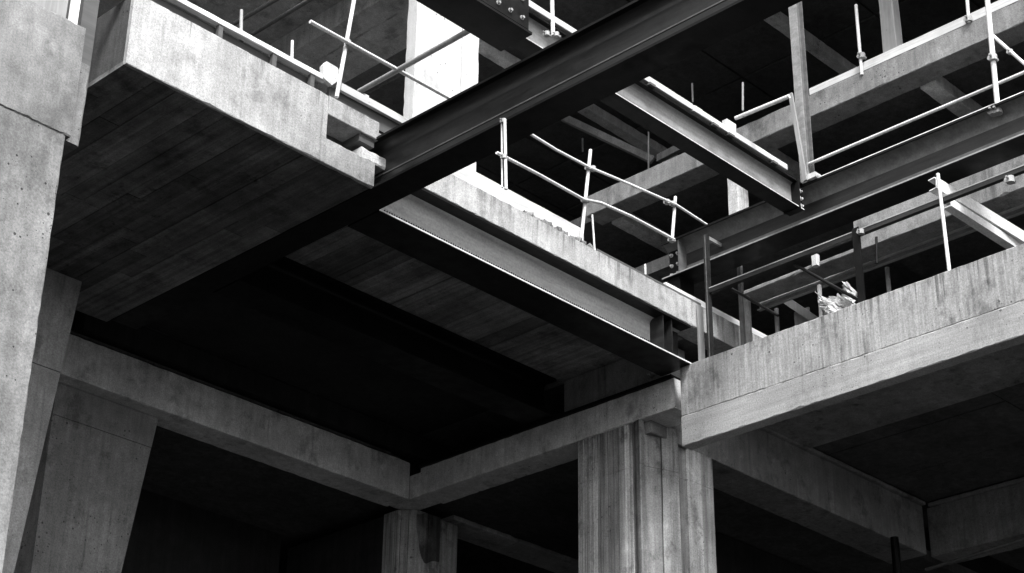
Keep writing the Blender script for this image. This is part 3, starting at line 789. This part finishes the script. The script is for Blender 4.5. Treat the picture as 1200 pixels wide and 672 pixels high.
# --- steel post at the meeting of the two upper beams
xg = XE10 + .05
pt = Xp(933, 0, xg); pb_ = Xp(940, 225, xg)
yy = (pt[1] + pb_[1]) / 2
t = Thing('steel_post', 'tall grey steel post rising from the junction of the upper beams', 'post')
t.part('flange', MB().box(xg - .02, xg, yy - .055, yy + .055, zt10, 16.9), 'st_lit')
t.part('web', MB().box(xg, xg + .11, yy - .012, yy + .012, zt10, 16.9), 'st_mid')
t.part('flange', MB().box(xg + .11, xg + .13, yy - .055, yy + .055, zt10, 16.9), 'st_mid')
t.part('base_plate', MB().box(xg - .06, xg + .2, yy - .12, yy + .12, zt10, zt10 + .02), 'st_mid')
t.done()
a_ = Xp(944, 212, xg - .12); b_ = Xp(926.5, 110, xg - .12)
single('timber_batten', MB().bar(a_, b_, .03, .05), 'wood_v', 'thin pale batten leaning on the steel post', 'batten')
p = Xp(948, 212, xg - .1)
single('timber_wedge', MB().cbox(p[0], p[0] + .12, p[1] - .1, p[1] + .02, zt10 + .002, zt10 + .07, 0, .01, .05), 'wood_white', 'small pale wedge lying on the dark beam beside the steel post', 'wedge')

# --- boards along the grey upper beam
yb = YE9 - .02
zt9 = zE9t
za = Yp(800, 118, yb)[2]
x0_, x1_ = 10.0, Yp(922, 190, yb)[0]
t = Thing('plank', 'white board lying along the top of the grey upper beam', 'plank')
xm = Yp(812, 130, yb)[0]
t.part('board', MB().cbox(x0_, xm, yb, yb + .06, zt9 + .035, zt9 + .115, 0, .005, .2), 'wood_white')
t.part('board', MB().cbox(xm + .01, x1_, yb - .005, yb + .055, zt9 + .03, zt9 + .105, 0, .005, .2), 'wood_white')
for px in (765, 838, 856, 905):
    p = Yp(px, 150, yb); t.part('packer', MB().box(p[0] - .05, p[0] + .05, yb - .02, yb + .12, zt9 + .001, zt9 + .03), 'wood_dark')
t.done()
p = Yp(856, 146, yb + .1)
single('timber_block', MB().cbox(p[0] - .09, p[0] + .09, yb + .08, yb + .16, zt9 + .002, zt9 + .3, 2, .012), 'wood_white', 'pale upright block behind the white board on the grey upper beam', 'block')
p = Yp(817, 117, yb + .1)
single('timber_block', MB().cbox(p[0] - .07, p[0] + .07, yb + .08, yb + .14, zt9 + .002, zt9 + .2, 2, .012), 'wood', 'small flat wedge showing above the white board on the grey upper beam', 'block')
e_ = Yp(862, 139, yb + .12); f_ = Zp(925, 113, e_[2]); 
single('scaffold_tube', MB().tube(e_, f_, .025, 12), 'tube', 'pale tube behind the upright block by the steel post', 'tube', smooth=True)
t = Thing('scaffold_guardrail', 'short scaffold standard clamped on the beam at the top centre', 'guardrail')
pipe(t, 'post', Yp(648, 42, yb), Yp(646.5, -20, yb), .022); clamp(t, Yp(641, 40, yb - .03), .03); clamp(t, Yp(652, 41, yb - .03), .03)
t.done()

# --- on the upper edge beam
xg = fx + .02
t = Thing('plank', 'long white board standing on the upper edge beam at the top right', 'plank')
zl = zE11t
p = Xp(948, 108, xg)
t.part('board', MB().cbox(xg, xg + .05, 1.0, Xp(1010, 80, xg)[1], zl + .012, zl + .15, 1, .006, .2), 'wood_y')
t.part('board', MB().cbox(xg + .01, xg + .06, Xp(1010, 80, xg)[1] + .02, p[1], zl + .012, zl + .13, 1, .006, .2), 'wood_y')
t.part('dark_batten', MB().box(xg - .01, xg + .06, 1.0, p[1], zl + .001, zl + .012), 'wood_dark')
t.done()
labs = ('thin pole on the upper edge beam between the steel post and timber prop', 'thin pole on the upper edge beam to the right of the timber prop')
for k, (ya, yb2, pxa, pxb) in enumerate(((6, 88, 1003, 1010), (-30, 27, 1131, 1135.5))):
    a_ = Xp(pxb, yb2, xg - .03); b_ = Xp(pxa, ya, xg - .03)
    t = Thing('scaffold_pole', labs[k], 'pole'); pipe(t, 'post', a_, b_, .022); clamp(t, Xp(pxb, yb2 - (22 if k == 0 else 4), xg - .03), .045)
    t.done()
p = Xp(1044, 60, xg + .15)
single('timber_prop', MB().cbox(xg + .1, xg + .27, p[1] - .12, p[1] + .09, zl - .02, zC - .2, 2, .012, .3), 'wood_v', 'thick upright timber prop above the upper edge beam', 'prop')

# --- between parapet and landing: channel, props, sheet
xe_ = xLb + .08
zch = Xp(1050, 301.5, xe_)[2]
t = Thing('edge_channel', 'light grey steel channel running under the landing behind the parapet', 'channel')
yl2 = Xp(890, 356, xe_)[1]
t.part('web', MB().box(xe_, xe_ + .012, 1.0, yl2, zch - .045, zch + .03), 'tube_dull')
t.part('top_flange', MB().box(xe_ - .06, xe_, 1.0, yl2, zch + .03, zch + .045), 'tube')
t.part('bottom_flange', MB().box(xe_ - .06, xe_ + .0, 1.0, yl2, zch - .055, zch - .045), 'tube_dull')
t.done()
labs = ('thin prop under the left end of the light channel behind the parapet', 'thin prop under the light channel right of the dark railing post')
for k, (px, y0, y1) in enumerate(((912, 350, 400), (1043, 300, 352))):
    a_ = Xp(px, y1, xe_ + .1); b_ = Xp(px, y0, xe_ + .1)
    single('steel_prop', MB().tube((a_[0], a_[1], ZFL), (a_[0], a_[1], zch - .04), .03, 12), 'tube_dull', labs[k], 'prop', smooth=True)
a_ = Xp(921, 352, xe_ + .3); b_ = Xp(958, 377, xe_ + .3)
single('timber_brace', MB().bar(a_, b_ + (b_ - a_) * .05, .06, .1), 'wood_v', 'sloping timber brace behind the parapet under the landing', 'brace')
p = Xp(961, 360, 16.3)
single('upright_board', MB().box(p[0], p[0] + .03, p[1] - .02, p[1] + .02, rtop - .2, Xp(961, 333, 16.3)[2]), 'wood_white', 'narrow bright upright board beside the crumpled plastic sheet', 'board')
p = Xp(945, 360, xe_ + .4)
single('upright_board', MB().box(p[0], p[0] + .03, p[1] - .03, p[1] + .2, ZFL, zch - .0), 'wood_v', 'grey upright board left of the narrow bright one behind the parapet', 'board')
# crumpled sheet
mb = MB(); nx, nz = 30, 24
A_ = Xp(963, 378, 16.35); B_ = Xp(1004, 325, 16.35)
for j in range(nz + 1):
    for i in range(nx + 1):
        u, v = i / nx, j / nz
        mb.v.append((A_[0] + .07 * math.sin(9 * u + 4 * v) + .035 * RNG.randn(), A_[1] + (B_[1] - A_[1]) * (u + .03 * math.sin(7 * v)), A_[2] - .1 + (B_[2] - A_[2] + .05 - .12 * abs(math.sin(8 * u))) * v + .03 * math.sin(11 * u)))
for j in range(nz):
    for i in range(nx):
        k = j * (nx + 1) + i; mb.f.append((k, k + 1, k + nx + 2, k + nx + 1))
o = single('plastic_sheet', mb, 'plastic', 'crumpled white plastic sheet glimpsed above the parapet', 'sheet')
md = o.modifiers.new('thickness', 'SOLIDIFY'); md.thickness = .004

# --- rubble where the grey beam lands
mb = MB()
for i in range(16):
    px = 752 + RNG.rand() * 44; py = 446 - (px - 752) * .38 - RNG.rand() * 5
    c_ = Xp(px, py, XL + .02 + .1 * RNG.rand()); mb.blob((c_[0], c_[1], max(c_[2], ZT + .06)), .015 + .03 * RNG.rand(), 40 + i, .6)
single('rubble', mb, 'rubble', 'small pale debris on the ledge where the grey beam lands', 'rubble', kind='stuff')

# --- hanging rods in the dark
for k, (px, y0, y1, xx) in enumerate(((760, 155, 222, 19.5), (870.5, 97, 130, 16.6))):
    a_ = Xp(px, y1, xx); b_ = Xp(px, y0, xx)
    single('hanger_rod', MB().tube(a_, b_, .014, 8), 'tube_dull', ('thin rod hanging in the dark behind the central guardrail', 'thin rod standing behind the white board left of the steel post')[k], 'rod', smooth=True)
for k, (px, y0, y1, xx, rr) in enumerate(((1039, 118, 182, 19.2, .022), (998, 145, 200, 19.2, .018), (683, 140, 178, 20.5, .016), (812, 98, 120, 18.5, .014))):
    a_ = Xp(px, y1, xx); b_ = Xp(px - .8, y0, xx)
    single('hanger_rod', MB().tube(a_, b_, rr, 8), 'tube_dull', ('thin rod under the upper edge beam, right of the steel post', 'thin rod between the two rails just right of the steel post',
           'faint rod in the dark above the leaning guardrail post', 'faint short rod in the dark above the white board')[k], 'rod', smooth=True)
p = Xp(1000, 180, 20.5)
single('dark_column', MB().cbox(p[0], p[0] + .4, p[1] - .15, p[1] + .2, zLT, zE11 - .05, 2), 'con_dark', 'dark square column in shadow under the upper edge beam', 'column')
for k, (q0_, q1_) in enumerate((((660, 138), (765, 188)), ((772, 186), (842, 150)), ((1046, 118), (1098, 156)))):
    a_ = Vector(Xp(q0_[0], q0_[1], 19.4)); b_ = Vector(Xp(q1_[0], q1_[1], 19.4 + (.8 if k != 1 else -.6)))
    single('brace_strut', MB().bar(a_, b_, .08, .12), 'con_grey', ('dim strut in the dark behind the central guardrail', 'dim strut behind the grey upper beam', 'dim strut below the pale upper edge beam')[k], 'strut')
# --- dark post and rail low at the right
p = Xp(1049, 640, 21.0)
t = Thing('scaffold_tower', 'dim scaffold post and rail in the lower right corner', 'scaffold')
t.part('post', MB().tube((p[0], p[1], ZG), (p[0], p[1], p[2] + .12), .06, 12), 'st_black', smooth=True)
q = Xp(1200, 632, 21.6); q0_ = Xp(1085, 668, 21.6)
t.part('rail', MB().tube(q0_, q, .025, 12), 'st_mid', smooth=True)
t.done()
